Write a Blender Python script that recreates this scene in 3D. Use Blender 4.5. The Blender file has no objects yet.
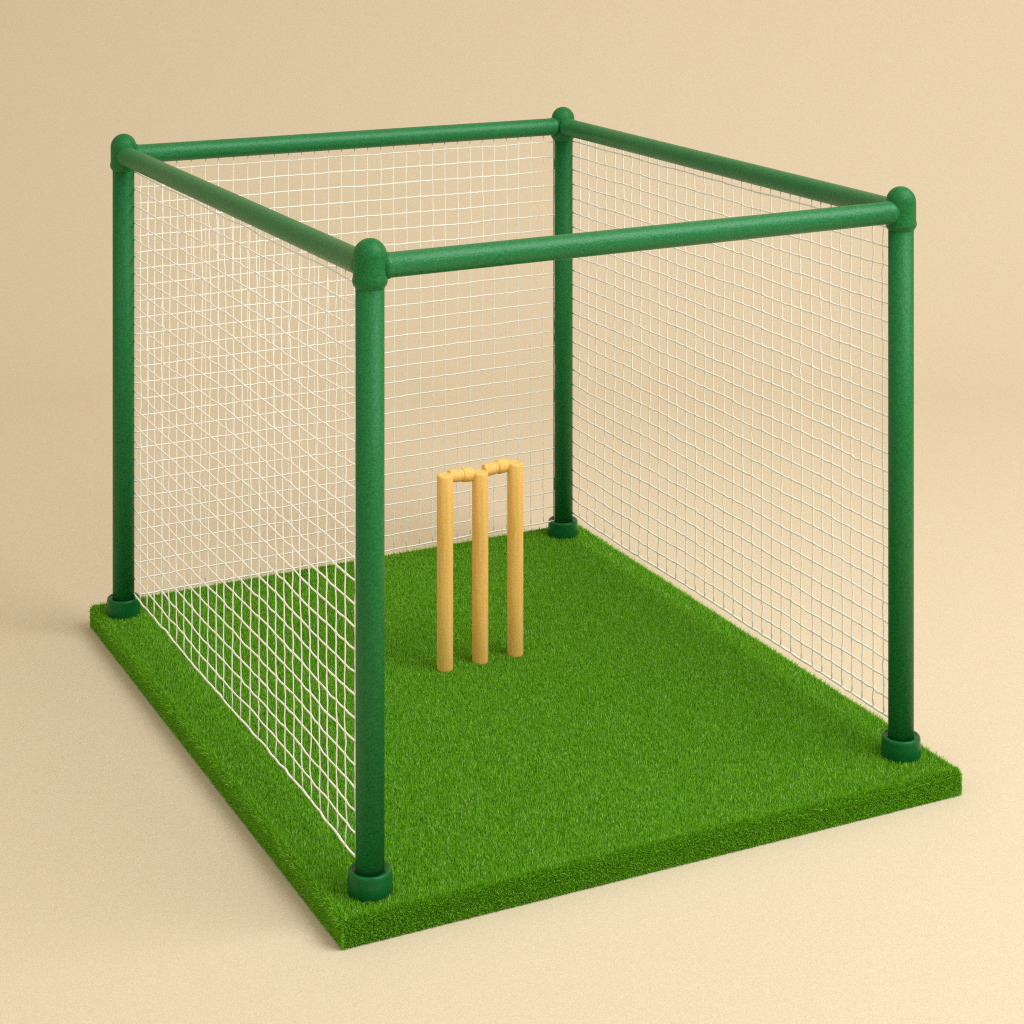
import bpy, bmesh, math, random
import numpy as np
from mathutils import Vector, Matrix

random.seed(7)
rng = np.random.default_rng(7)
scene = bpy.context.scene
col = scene.collection

# ------------------------------------------------------------------ layout (metres)
CORNERS = {                      # post foot (x, y) and height of the rail axis at that post
    'fl': ((0.0059, -0.0165), 1.8781),
    'fr': ((2.0109, 0.0191), 1.8749),
    'br': ((2.0314, 2.5450), 1.8479),
    'bl': ((-0.0241, 2.5033), 1.8663),
}
MAT_C = [(-0.1353, -0.1407), (2.1254, -0.1682), (2.1627, 2.6636), (-0.1225, 2.6516)]
MAT_T = 0.094                    # mat thickness, pile included
POST_R, CAP_R, RAIL_R, COLLAR_R = 0.0440, 0.0520, 0.0385, 0.0675
STUMPS = [(0.9118, 1.4013, 0.7370), (1.0637, 1.4069, 0.7260), (1.2158, 1.4084, 0.7400)]
STUMP_R = 0.0312
GROUND_Z = -MAT_T

# ------------------------------------------------------------------ materials
def mat(name):
    m = bpy.data.materials.new(name); m.use_nodes = True
    nt = m.node_tree
    return m, nt, nt.nodes, nt.links, nt.nodes['Principled BSDF']

def noise(nt, scale, detail=2, rough=0.5, coord='Object'):
    tc = nt.nodes.new('ShaderNodeTexCoord'); n = nt.nodes.new('ShaderNodeTexNoise')
    n.inputs['Scale'].default_value = scale; n.inputs['Detail'].default_value = detail
    n.inputs['Roughness'].default_value = rough
    nt.links.new(tc.outputs[coord], n.inputs['Vector'])
    return n

def ramp(nt, src, stops):
    r = nt.nodes.new('ShaderNodeValToRGB'); e = r.color_ramp.elements
    e[0].position, e[0].color = stops[0][0], (*stops[0][1], 1)
    e[1].position, e[1].color = stops[-1][0], (*stops[-1][1], 1)
    for p, c in stops[1:-1]:
        x = e.new(p); x.color = (*c, 1)
    nt.links.new(src, r.inputs['Fac'])
    return r

def green_paint(name, dark, light, rough, bump, scale=210, spec=0.26):
    m, nt, N, L, b = mat(name)
    n = noise(nt, 130, 3, 0.7)
    r = ramp(nt, n.outputs['Fac'], [(0.3, dark), (0.7, light)])
    L.new(r.outputs['Color'], b.inputs['Base Color'])
    b.inputs['Roughness'].default_value = rough
    b.inputs['Specular IOR Level'].default_value = spec
    b.inputs['Specular Tint'].default_value = (0.70, 1.0, 0.82, 1)
    g = noise(nt, scale, 3, 0.6)
    bp = N.new('ShaderNodeBump'); bp.inputs['Strength'].default_value = bump
    bp.inputs['Distance'].default_value = 0.004
    L.new(g.outputs['Fac'], bp.inputs['Height']); L.new(bp.outputs['Normal'], b.inputs['Normal'])
    return m

M_POST = green_paint('green textured paint', (0.004, 0.102, 0.020), (0.016, 0.190, 0.046), 0.42, 0.45)
M_RAIL = green_paint('green hammered paint', (0.005, 0.118, 0.027), (0.018, 0.200, 0.062), 0.36, 0.50, 150, 0.38)
M_COLLAR = green_paint('glossy green plastic', (0.002, 0.090, 0.018), (0.006, 0.125, 0.028), 0.30, 0.2)

def cord_material():
    m, nt, N, L, b = mat('cream braided cord')
    n = noise(nt, 300, 2)
    r = ramp(nt, n.outputs['Fac'], [(0.35, (0.88, 0.84, 0.74)), (0.65, (0.95, 0.93, 0.87))])
    L.new(r.outputs['Color'], b.inputs['Base Color'])
    b.inputs['Roughness'].default_value = 0.75
    b.inputs['Specular IOR Level'].default_value = 0.25
    return m
M_CORD = cord_material()

def wood_material():
    m, nt, N, L, b = mat('pale ash wood')
    tc = N.new('ShaderNodeTexCoord'); mp = N.new('ShaderNodeMapping')
    mp.inputs['Scale'].default_value = (90, 90, 5)
    L.new(tc.outputs['Object'], mp.inputs['Vector'])
    n = N.new('ShaderNodeTexNoise'); n.inputs['Scale'].default_value = 1.0; n.inputs['Detail'].default_value = 4
    L.new(mp.outputs['Vector'], n.inputs['Vector'])
    g = noise(nt, 200, 2)
    mx = N.new('ShaderNodeMix'); mx.data_type = 'FLOAT'; mx.inputs['Factor'].default_value = 0.5
    L.new(n.outputs['Fac'], mx.inputs['A']); L.new(g.outputs['Fac'], mx.inputs['B'])
    r = ramp(nt, mx.outputs['Result'], [(0.34, (0.80, 0.445, 0.085)), (0.5, (0.90, 0.535, 0.135)), (0.68, (0.94, 0.63, 0.22))])
    L.new(r.outputs['Color'], b.inputs['Base Color'])
    b.inputs['Roughness'].default_value = 0.6
    bp = N.new('ShaderNodeBump'); bp.inputs['Strength'].default_value = 0.25; bp.inputs['Distance'].default_value = 0.002
    L.new(mx.outputs['Result'], bp.inputs['Height']); L.new(bp.outputs['Normal'], b.inputs['Normal'])
    return m
M_WOOD = wood_material()

def grass_material():
    m, nt, N, L, b = mat('artificial grass blades')
    a = N.new('ShaderNodeAttribute'); a.attribute_name = 'tint'
    r = ramp(nt, a.outputs['Fac'], [(0.0, (0.090, 0.330, 0.006)), (0.45, (0.212, 0.560, 0.012)),
                                    (0.8, (0.300, 0.690, 0.050)), (1.0, (0.55, 0.80, 0.32))])
    L.new(r.outputs['Color'], b.inputs['Base Color'])
    b.inputs['Roughness'].default_value = 0.5
    b.inputs['Specular IOR Level'].default_value = 0.3
    t = N.new('ShaderNodeBsdfTranslucent'); L.new(r.outputs['Color'], t.inputs['Color'])
    mx = N.new('ShaderNodeMixShader'); mx.inputs['Fac'].default_value = 0.3
    L.new(b.outputs['BSDF'], mx.inputs[1]); L.new(t.outputs['BSDF'], mx.inputs[2])
    L.new(mx.outputs['Shader'], N['Material Output'].inputs['Surface'])
    return m
M_GRASS = grass_material()

def backing_material():
    m, nt, N, L, b = mat('dark green turf backing')
    n = noise(nt, 240, 3)
    r = ramp(nt, n.outputs['Fac'], [(0.35, (0.030, 0.12, 0.004)), (0.65, (0.070, 0.22, 0.008))])
    L.new(r.outputs['Color'], b.inputs['Base Color']); b.inputs['Roughness'].default_value = 0.9
    return m
M_BACKING = backing_material()

def backdrop_material():
    m, nt, N, L, b = mat('beige paper backdrop')
    n = noise(nt, 290, 3, 0.7)
    r = ramp(nt, n.outputs['Fac'], [(0.30, (0.565, 0.472, 0.325)), (0.70, (0.765, 0.664, 0.492))])
    L.new(r.outputs['Color'], b.inputs['Base Color']); b.inputs['Roughness'].default_value = 0.95
    b.inputs['Specular IOR Level'].default_value = 0.1
    bp = N.new('ShaderNodeBump'); bp.inputs['Strength'].default_value = 0.25; bp.inputs['Distance'].default_value = 0.003
    L.new(n.outputs['Fac'], bp.inputs['Height']); L.new(bp.outputs['Normal'], b.inputs['Normal'])
    return m
M_BACKDROP = backdrop_material()

# ------------------------------------------------------------------ mesh helpers
def link(name, bm, material, parent=None, smooth=True, loc=None):
    me = bpy.data.meshes.new(name); bm.normal_update(); bm.to_mesh(me); bm.free()
    me.materials.append(material)
    if smooth:
        me.shade_smooth()
    o = bpy.data.objects.new(name, me); col.objects.link(o)
    if loc is not None: o.location = loc
    if parent is not None: o.parent = parent
    return o

def lathe(bm, prof, frame=None, seg=48):
    """revolve (r, z) pairs about local z; frame is a 4x4 placing them"""
    frame = frame or Matrix.Identity(4)
    rings = []
    for r, z in prof:
        if r < 1e-6:
            rings.append([bm.verts.new(frame @ Vector((0, 0, z)))])
        else:
            rings.append([bm.verts.new(frame @ Vector((r*math.cos(2*math.pi*k/seg), r*math.sin(2*math.pi*k/seg), z))) for k in range(seg)])
    for a, b in zip(rings, rings[1:]):
        for k in range(seg):
            j = (k+1) % seg
            if len(a) == 1 and len(b) == 1: continue
            if len(a) == 1: bm.faces.new((a[0], b[j], b[k]))
            elif len(b) == 1: bm.faces.new((a[k], a[j], b[0]))
            else: bm.faces.new((a[k], a[j], b[j], b[k]))

def axis_frame(p, q):
    z = (q - p).normalized()
    x = Vector((0, 0, 1)).cross(z) if abs(z.z) < 0.9 else Vector((1, 0, 0))
    x.normalize(); y = z.cross(x)
    m = Matrix((x, y, z)).transposed().to_4x4(); m.translation = p
    return m

def tube(bm, pts, r, seg=5):
    """thin strand through pts with closed ends; r a number or a list"""
    n = len(pts); prev = None
    d0 = (pts[-1] - pts[0]).normalized()
    ref = Vector((0, 0, 1)) if abs(d0.z) < 0.8 else Vector((1, 0, 0))
    for i, p in enumerate(pts):
        d = (pts[min(i+1, n-1)] - pts[max(i-1, 0)]).normalized()
        u = d.cross(ref).normalized(); v = d.cross(u)
        rr = r if isinstance(r, float) else r[i]
        ring = [bm.verts.new(p + u*rr*math.cos(2*math.pi*k/seg) + v*rr*math.sin(2*math.pi*k/seg)) for k in range(seg)]
        if prev:
            for k in range(seg):
                j = (k+1) % seg
                bm.faces.new((prev[k], ring[k], ring[j], prev[j]))
        else:
            bm.faces.new(ring)
        prev = ring
    bm.faces.new(prev[::-1])

def empty(name, loc, label, cat, group=None):
    o = bpy.data.objects.new(name, None); col.objects.link(o); o.location = loc
    o['label'] = label; o['category'] = cat
    if group: o['group'] = group
    return o

# ------------------------------------------------------------------ backdrop: floor sweeping up into a wall
yaw = math.radians(26.6689)
fw = Vector((math.sin(yaw), math.cos(yaw), 0)); rt = Vector((math.cos(yaw), -math.sin(yaw), 0))
cage_mid = Vector((1.0, 1.26, 0))
bm = bmesh.new()
prof = [(-30, 0), (-8, 0), (0, 0), (3.0, 0)]
R_, D0 = 3.2, 4.2
for k in range(0, 25):
    a = math.radians(90*k/24); prof.append((D0 + R_*math.sin(a), R_*(1-math.cos(a))))
prof.append((D0+R_, 14.0))
xs = np.linspace(-40, 40, 9)
grid = [[bm.verts.new(cage_mid + fw*d + rt*float(x) + Vector((0, 0, GROUND_Z + z))) for x in xs] for d, z in prof]
for a, b in zip(grid, grid[1:]):
    for k in range(len(xs)-1):
        bm.faces.new((a[k], a[k+1], b[k+1], b[k]))
bd = link('backdrop', bm, M_BACKDROP)
bd['kind'] = 'structure'
bd['label'] = 'plain beige grained backdrop under and behind the batting cage'

# ------------------------------------------------------------------ turf mat
mat_root = empty('turf_mat', (1.0, 1.25, GROUND_Z), 'thick square mat of bright green artificial grass under the whole cage', 'mat')
C3 = [Vector((x, y, 0)) for x, y in MAT_C]
cen = sum(C3, Vector()) / 4
def inset(c, d):
    v = c - cen
    return cen + Vector((v.x - math.copysign(d, v.x), v.y - math.copysign(d, v.y), 0))
bm = bmesh.new()
base_c = [inset(c, 0.006) for c in C3]
TOPZ = -0.013
lo = [bm.verts.new(c + Vector((0, 0, GROUND_Z + 0.001)) - mat_root.location) for c in base_c]
hi = [bm.verts.new(c + Vector((0, 0, TOPZ)) - mat_root.location) for c in base_c]
bm.faces.new(lo[::-1]); bm.faces.new(hi)
for k in range(4):
    j = (k+1) % 4; bm.faces.new((lo[k], lo[j], hi[j], hi[k]))
bmesh.ops.bevel(bm, geom=[e for e in bm.edges if any(v in hi for v in e.verts)], offset=0.018, segments=4, affect='EDGES')
link('mat_base', bm, M_BACKING, mat_root)

def blades(name, P, Nrm, length, width, lean, tint, parent):
    """P roots, Nrm growth normals; each blade a tapered, bent strip of a quad and a triangle"""
    n = len(P)
    rnd = rng.normal(size=(n, 3)); rnd -= (rnd*Nrm).sum(1, keepdims=True)*Nrm
    rnd /= np.linalg.norm(rnd, axis=1, keepdims=True) + 1e-9
    side = np.cross(Nrm, rnd)
    ang = rng.uniform(0, math.pi, n)[:, None]
    w = (np.cos(ang)*side + np.sin(ang)*rnd) * (width*0.5)[:, None]
    L = length[:, None]; le = lean[:, None]
    d1 = Nrm*np.cos(le*0.5) + rnd*np.sin(le*0.5)
    d2 = Nrm*np.cos(le*1.5) + rnd*np.sin(le*1.5)
    mid = P + d1*L*0.55; tip = mid + d2*L*0.45
    V = np.stack([P-w, P+w, mid+w*0.8, mid-w*0.8, tip], 1).reshape(-1, 3)
    base = (np.arange(n)*5)[:, None]
    loops = (base + np.array([0, 1, 2, 3, 3, 2, 4])[None, :]).ravel().astype(np.int32)
    starts = (np.arange(n)[:, None]*7 + np.array([0, 4])[None, :]).ravel().astype(np.int32)
    me = bpy.data.meshes.new(name)
    me.vertices.add(n*5); me.loops.add(n*7); me.polygons.add(n*2)
    me.vertices.foreach_set('co', V.astype(np.float32).ravel())
    me.loops.foreach_set('vertex_index', loops)
    me.polygons.foreach_set('loop_start', starts)
    me.update(calc_edges=True)
    at = me.attributes.new('tint', 'FLOAT', 'FACE')
    at.data.foreach_set('value', np.repeat(tint, 2).astype(np.float32))
    me.materials.append(M_GRASS)
    o = bpy.data.objects.new(name, me); col.objects.link(o); o.parent = parent
    return o

c = np.array([(v.x, v.y) for v in C3])
def on_quad(n):
    u, v = rng.random(n), rng.random(n)
    return ((1-u)*(1-v))[:, None]*c[0] + (u*(1-v))[:, None]*c[1] + (u*v)[:, None]*c[2] + ((1-u)*v)[:, None]*c[3]

n_top = 560000
xy = on_quad(n_top)
keep = np.ones(n_top, bool)
for sx, sy, _ in STUMPS: keep &= np.hypot(xy[:, 0]-sx, xy[:, 1]-sy) > STUMP_R + 0.004
for (px, py), _ in CORNERS.values(): keep &= np.hypot(xy[:, 0]-px, xy[:, 1]-py) > COLLAR_R
xy = xy[keep]; n = len(xy)
dist_e = np.full(n, 9.0); out = np.zeros((n, 2))
for k in range(4):
    a, b = c[k], c[(k+1) % 4]; e = (b-a)/np.linalg.norm(b-a); nr = np.array([e[1], -e[0]])
    dd = -((xy - a) @ nr)
    cl = dd < dist_e
    out[cl] = nr; dist_e = np.minimum(dist_e, dd)
RE = 0.017                                   # radius of the rolled edge; side roots stand 7 mm in
ok = dist_e > 0.007 + RE*0.9
xy = xy[ok]; n = len(xy)
P = np.column_stack([xy, np.full(n, TOPZ)]) - np.array(mat_root.location)
Nn = np.tile([0.0, 0, 1.0], (n, 1))
tint_ = np.clip(rng.normal(0.43, 0.23, n), 0, 0.85); hl = rng.random(n) < 0.07
tint_[hl] = rng.uniform(0.85, 1.0, hl.sum())
top = (P, Nn, rng.uniform(0.010, 0.018, n), rng.uniform(0.0018, 0.0032, n), np.abs(rng.normal(0.25, 0.28, n)), tint_)
# sides
parts = [top]
for k in range(4):
    a, b = c[k], c[(k+1) % 4]; ln = np.linalg.norm(b-a)
    m_ = int(ln*9500)
    e = (b-a)/ln; nr = np.array([e[1], -e[0]])
    th = rng.uniform(0, math.pi/2, m_); tt_ = rng.uniform(0.007/ln, 1-0.007/ln, m_)[:, None]
    pxy = a + (b-a)*tt_ - nr*(0.007+RE) + nr*(RE*np.sin(th))[:, None]
    P = np.column_stack([pxy, TOPZ - RE + RE*np.cos(th)]) - np.array(mat_root.location)
    Nn = np.column_stack([nr[0]*np.sin(th)*0.8, nr[1]*np.sin(th)*0.8, np.cos(th)+0.25]); Nn /= np.linalg.norm(Nn, axis=1, keepdims=True)
    la = rng.uniform(0.009, 0.016, m_); la[rng.random(m_) < 0.10] *= 1.8
    parts.append((P, Nn, la, rng.uniform(0.0018, 0.0032, m_), np.abs(rng.normal(0.25, 0.3, m_)), np.clip(rng.normal(0.45, 0.22, m_), 0, 0.95)))
    m_ = int(ln*23000)
    t = rng.random(m_)[:, None]; pxy = a + (b-a)*t
    e = (b-a)/ln; nr = np.array([e[1], -e[0]])
    pxy = pxy - nr*0.007
    z = rng.uniform(GROUND_Z+0.002, TOPZ-RE+0.009, m_)
    P = np.column_stack([pxy, z]) - np.array(mat_root.location)
    Nn = np.column_stack([np.full(m_, nr[0]*0.8), np.full(m_, nr[1]*0.8), rng.uniform(-0.1, 0.9, m_)]); Nn /= np.linalg.norm(Nn, axis=1, keepdims=True)
    tt = np.clip(rng.normal(0.45, 0.25, m_), 0, 0.95)
    parts.append((P, Nn, rng.uniform(0.007, 0.013, m_), rng.uniform(0.0018, 0.0034, m_), np.abs(rng.normal(0.3, 0.35, m_)), tt))
arrs = [np.concatenate([p[i] for p in parts]) for i in range(6)]
pile = blades('grass_pile', *arrs, mat_root)
pile['kind'] = 'stuff'

# ------------------------------------------------------------------ the cage
cage = empty('batting_cage', (1.0, 1.25, 0), 'green tubular batting cage with cream netting on three sides', 'cricket cage')
ORG = cage.location.copy()
foot = {k: Vector((p[0], p[1], 0)) - Vector((ORG.x, ORG.y, 0)) for k, (p, h) in CORNERS.items()}
head = {k: foot[k] + Vector((0, 0, CORNERS[k][1])) for k in CORNERS}
POSTLAB = {'fl': 'nearest corner post of the cage', 'fr': 'right front corner post beside the open front',
           'br': 'rear corner post between the back and right nets', 'bl': 'far left corner post'}
for k in ('fl', 'fr', 'br', 'bl'):
    h = CORNERS[k][1]
    bm = bmesh.new()
    lathe(bm, [(0, -0.010), (POST_R, -0.010), (POST_R, h-0.02), (0, h-0.02)], Matrix.Translation(foot[k]), 56)
    post = link('post', bm, M_POST, cage)
    post['label'] = POSTLAB[k]
    # domed cap sleeve
    bm = bmesh.new()
    R = CAP_R; pr = [(POST_R*0.99, h-0.064), (POST_R+0.0015, h-0.061), (R+0.0005, h-0.050), (R+0.002, h-0.044), (R+0.002, h-0.036), (R, h-0.028)]
    zc = h + 0.033
    pr += [(R*math.cos(a), zc + R*1.04*math.sin(a)) for a in [math.radians(t) for t in range(0, 90, 6)]] + [(0, zc+R*1.04)]
    lathe(bm, pr, Matrix.Translation(foot[k]), 56)
    link('cap', bm, M_POST, post)
    # floor collar: a cup with rolled rim
    bm = bmesh.new()
    R = COLLAR_R; t = 0.064
    pr = [(0, -0.012), (R-0.003, -0.012), (R-0.0005, 0.0), (R+0.0005, t*0.5), (R-0.0015, t-0.016), (R-0.0010, t-0.011), (R-0.0020, t-0.005), (R-0.0045, t-0.0015),
          (R-0.008, t), (R-0.012, t-0.0010), (R-0.016, t-0.0035), (POST_R+0.003, t-0.0055), (POST_R-0.001, t-0.006)]
    lathe(bm, pr, Matrix.Translation(foot[k]), 56)
    link('collar', bm, M_COLLAR, post)

for a, b, lab in (('fl', 'fr', 'front top rail over the open side'), ('br', 'bl', 'back top rail'),
                  ('fl', 'bl', 'left top rail'), ('fr', 'br', 'right top rail')):
    p, q = head[a], head[b]
    ln = (q-p).length; d = (q-p).normalized()
    bm = bmesh.new()
    fr = axis_frame(p + d*0.035, q)
    ln -= 0.07
    R = RAIL_R
    # a slight fillet where the rail enters each cap
    e = CAP_R - 0.035
    pr = [(0, 0), (R+0.003, 0), (R+0.003, e+0.006), (R, e+0.011)]
    pr += [(R, e+0.011 + (ln-2*(e+0.011))*i/6) for i in range(1, 7)] + [(R+0.003, ln-e-0.006), (R+0.003, ln), (0, ln)]
    lathe(bm, pr, fr, 48)
    r_ = link('rail', bm, M_RAIL, cage); r_['label'] = lab

def net(a, b, ncol, nrow, z_top, z_bot_a, z_bot_b, squeeze, rad, lab, amp=0.0035, off_a=0.0, off_b=0.0):
    """cord netting between posts a and b; squeeze > 0 packs the columns towards a"""
    pa, pb = foot[a] + Vector((off_a, 0, 0)), foot[b] + Vector((off_b, 0, 0))
    d = (pb-pa); L = d.length; e = d/L; nrm = Vector((-e.y, e.x, 0))
    s0, s1 = (POST_R-0.002)/L, 1-(0.012 if off_b else POST_R-0.001)/L
    def T(j):
        u = j/ncol; return s0 + (s1-s0)*(u - squeeze*u*(1-u))
    ts = [T(j) for j in range(ncol+1)]
    for j in range(1, ncol): ts[j] += random.gauss(0, 0.0010)
    node = {}
    # smooth billow of the sheet out of its plane plus knot to knot wobble
    ph = [random.uniform(0, 6.28) for _ in range(6)]
    for i in range(nrow+1):
        for j in range(ncol+1):
            t = ts[j]; v = i/nrow
            ha, hb = CORNERS[a][1], CORNERS[b][1]
            zt = (ha + (hb-ha)*t) - z_top
            zb = z_bot_a + (z_bot_b-z_bot_a)*t
            z = zt + (zb-zt)*v
            edge = min(1, 6*t, 6*(1-t)) * min(1, 5*v+0.15)
            bil = edge*(0.006*math.sin(5.1*t+ph[0]+2.0*v) + 0.003*math.sin(11*t+ph[1]+4.5*v))
            wz = (1 if i < nrow else 0.25)*amp*0.55*(math.sin(23*t+ph[2]+1.7*i*0.3)+0.9*math.sin(41*t+ph[3]-0.5*i))*min(1, 8*t, 8*(1-t))
            ww = amp*0.55*math.sin(19*v+ph[4]+0.9*j)*min(1, 4*v)
            g = 1.0 if 0 < j < ncol else 0.2
            node[i, j] = pa + e*(L*t + (ww + random.gauss(0, amp*0.42))*g) + nrm*(bil + random.gauss(0, amp*0.4)*g) \
                         + Vector((0, 0, z + wz + random.gauss(0, amp*0.42)*g))
    bm = bmesh.new()
    def strand(keys, r, pre=None, post=None, sag=0.0):
        pts = []
        if pre: pts.append(pre)
        for k, key in enumerate(keys):
            p = node[key]
            if k:
                q = pts[-1]; m_ = (p+q)/2 + Vector((random.gauss(0, r*0.5), random.gauss(0, r*0.5), -sag*random.uniform(0.2, 1.4)))
                pts.append(m_)
            pts.append(p)
        if post: pts.append(post)
        tube(bm, pts, [r*random.uniform(0.86, 1.14) for _ in pts], 5)
    for i in range(nrow+1):
        strand([(i, j) for j in range(ncol+1)], rad*(1.25 if i == nrow else 1.0), sag=0.0016)
    for j in range(ncol+1):
        p = node[0, j]
        t = ts[j]; railz = CORNERS[a][1] + (CORNERS[b][1]-CORNERS[a][1])*t - RAIL_R + 0.003
        top_ = Vector((pa.x + d.x*t, pa.y + d.y*t, railz))
        strand([(i, j) for i in range(nrow+1)], rad*0.78, pre=top_)
    # knots where cords cross
    for key, p in node.items():
        r = rad*random.uniform(1.35, 1.8)
        fr = Matrix.Translation(p) @ Matrix.Rotation(random.random()*3, 4, 'Z')
        vs = [bm.verts.new(fr @ Vector(o)) for o in ((r, 0, 0), (0, r, 0), (-r, 0, 0), (0, -r, 0), (0, 0, r), (0, 0, -r))]
        for k in range(4):
            j = (k+1) % 4
            bm.faces.new((vs[k], vs[j], vs[4])); bm.faces.new((vs[j], vs[k], vs[5]))
    o = link('net_panel', bm, M_CORD, cage)
    o['label'] = lab

net('fl', 'bl', 28, 25, 0.068, 0.046, 0.078, 0.14, 0.0030, 'left side netting', 0.0024, 0.0, 0.038)
net('bl', 'br', 32, 26, 0.068, 0.060, 0.064, 0.0, 0.0027, 'back netting behind the wicket', 0.0017)
net('fr', 'br', 34, 26, 0.068, 0.098, 0.094, 0.14, 0.0036, 'right side netting', 0.0021, 0.0, 0.038)

# ------------------------------------------------------------------ wicket
SL = ['left stump of the wicket, nearest the left net, round pale wood',
      'middle stump of the wicket with a bail meeting it on each side',
      'right stump of the wicket, farthest from the left net']
for (x, y, h), lab in zip(STUMPS, SL):
    bm = bmesh.new(); R = STUMP_R
    zb = -0.006
    pr = [(0, zb-0.010), (R-0.009, zb-0.010), (R-0.003, zb-0.006), (R, zb+0.003), (R, h*0.33), (R, h*0.66), (R, h-0.010), (R-0.0015, h-0.005), (R-0.0045, h-0.0015), (R-0.009, h), (R-0.011, h-0.0005), (0, h-0.002)]
    lathe(bm, pr, None, 48)
    o = link('stump', bm, M_WOOD, loc=(x, y, 0))
    o['label'] = lab; o['category'] = 'cricket stump'; o['group'] = 'stumps of the wicket'

def bail(i, j, lab, dz):
    (x0, y0, h0), (x1, y1, h1) = STUMPS[i], STUMPS[j]
    back = 0.018
    p = Vector((x0, y0 + back, h0 + dz)); q = Vector((x1, y1 + back, h1 + dz))
    mid = (p+q)/2; L = (q-p).length
    s, r = L/2, 0.0205
    prof = [(0, -s+0.014), (0.008, -s+0.014), (0.008, -s+0.0250), (0.0205, -s+0.0250), (0.0230, -s+0.0270), (0.0235, -s+0.030), (0.0238, -0.004), (0.0234, -0.002), (0.0222, 0.000),
            (0.0222, 0.005), (0.0245, 0.006), (0.0264, 0.008), (0.0266, 0.014), (0.0262, 0.046), (0.0245, 0.051), (0.0190, 0.053), (0.015, s-0.006), (0, s-0.002)]
    bm = bmesh.new(); fr = axis_frame(mid, q); fr.translation = Vector((0, 0, 0))
    lathe(bm, prof, fr, 32)
    o = link('bail', bm, M_WOOD, loc=mid)
    o['label'] = lab; o['category'] = 'cricket bail'; o['group'] = 'bails on the stumps'
bail(0, 1, 'short turned wooden bail bridging the left and middle stumps', -0.015)
bail(1, 2, 'short turned wooden bail bridging the middle and right stumps', -0.009)

# ------------------------------------------------------------------ light
w = bpy.data.worlds.new('World'); scene.world = w; w.use_nodes = True
bg = w.node_tree.nodes['Background']
bg.inputs['Color'].default_value = (1.0, 0.90, 0.765, 1); bg.inputs['Strength'].default_value = 0.66

def area(name, loc, target, size, power, color):
    l = bpy.data.lights.new(name, 'AREA'); l.shape = 'DISK'; l.size = size; l.energy = power; l.color = color
    o = bpy.data.objects.new(name, l); col.objects.link(o); o.location = loc
    o.rotation_euler = (target - loc).to_track_quat('-Z', 'Y').to_euler()
    return o
tgt = Vector((1.0, 1.3, 0.4))
az = math.radians(27); el = math.radians(50); dist = 11.5
dirl = (rt*math.cos(az) - fw*math.sin(az))*math.cos(el) + Vector((0, 0, math.sin(el)))
area('key_softbox', tgt + dirl*dist, tgt, 8.5, 1260, (0.98, 0.99, 1.0))

azf = math.radians(125); elf = math.radians(38)
dirf = (rt*math.cos(azf) - fw*math.sin(azf))*math.cos(elf) + Vector((0, 0, math.sin(elf)))
area('added_fill', tgt + dirf*10, tgt, 5.0, 80, (1.0, 0.95, 0.88))  # added fill without a known source, lightens left rail, post sides and cords

# ------------------------------------------------------------------ camera
cd = bpy.data.cameras.new('camera'); cam = bpy.data.objects.new('camera', cd); col.objects.link(cam)
cam.location = (-2.46095, -5.88330, 3.20916)
cam.rotation_euler = (math.radians(90), 0, -yaw)
cd.sensor_width = 36; cd.lens = 73.933; cd.shift_y = -0.66976; cd.clip_end = 200; cd.clip_start = 0.05
scene.camera = cam

scene.view_settings.view_transform = 'Standard'; scene.view_settings.look = 'None'
scene.view_settings.exposure = 0; scene.view_settings.gamma = 1; scene.view_settings.use_curve_mapping = False
scene.render.engine = 'CYCLES'
scene.cycles.use_denoising = False
scene.cycles.max_bounces = 6
scene.cycles.filter_width = 1.2 if hasattr(scene.cycles, 'filter_width') else 1.5
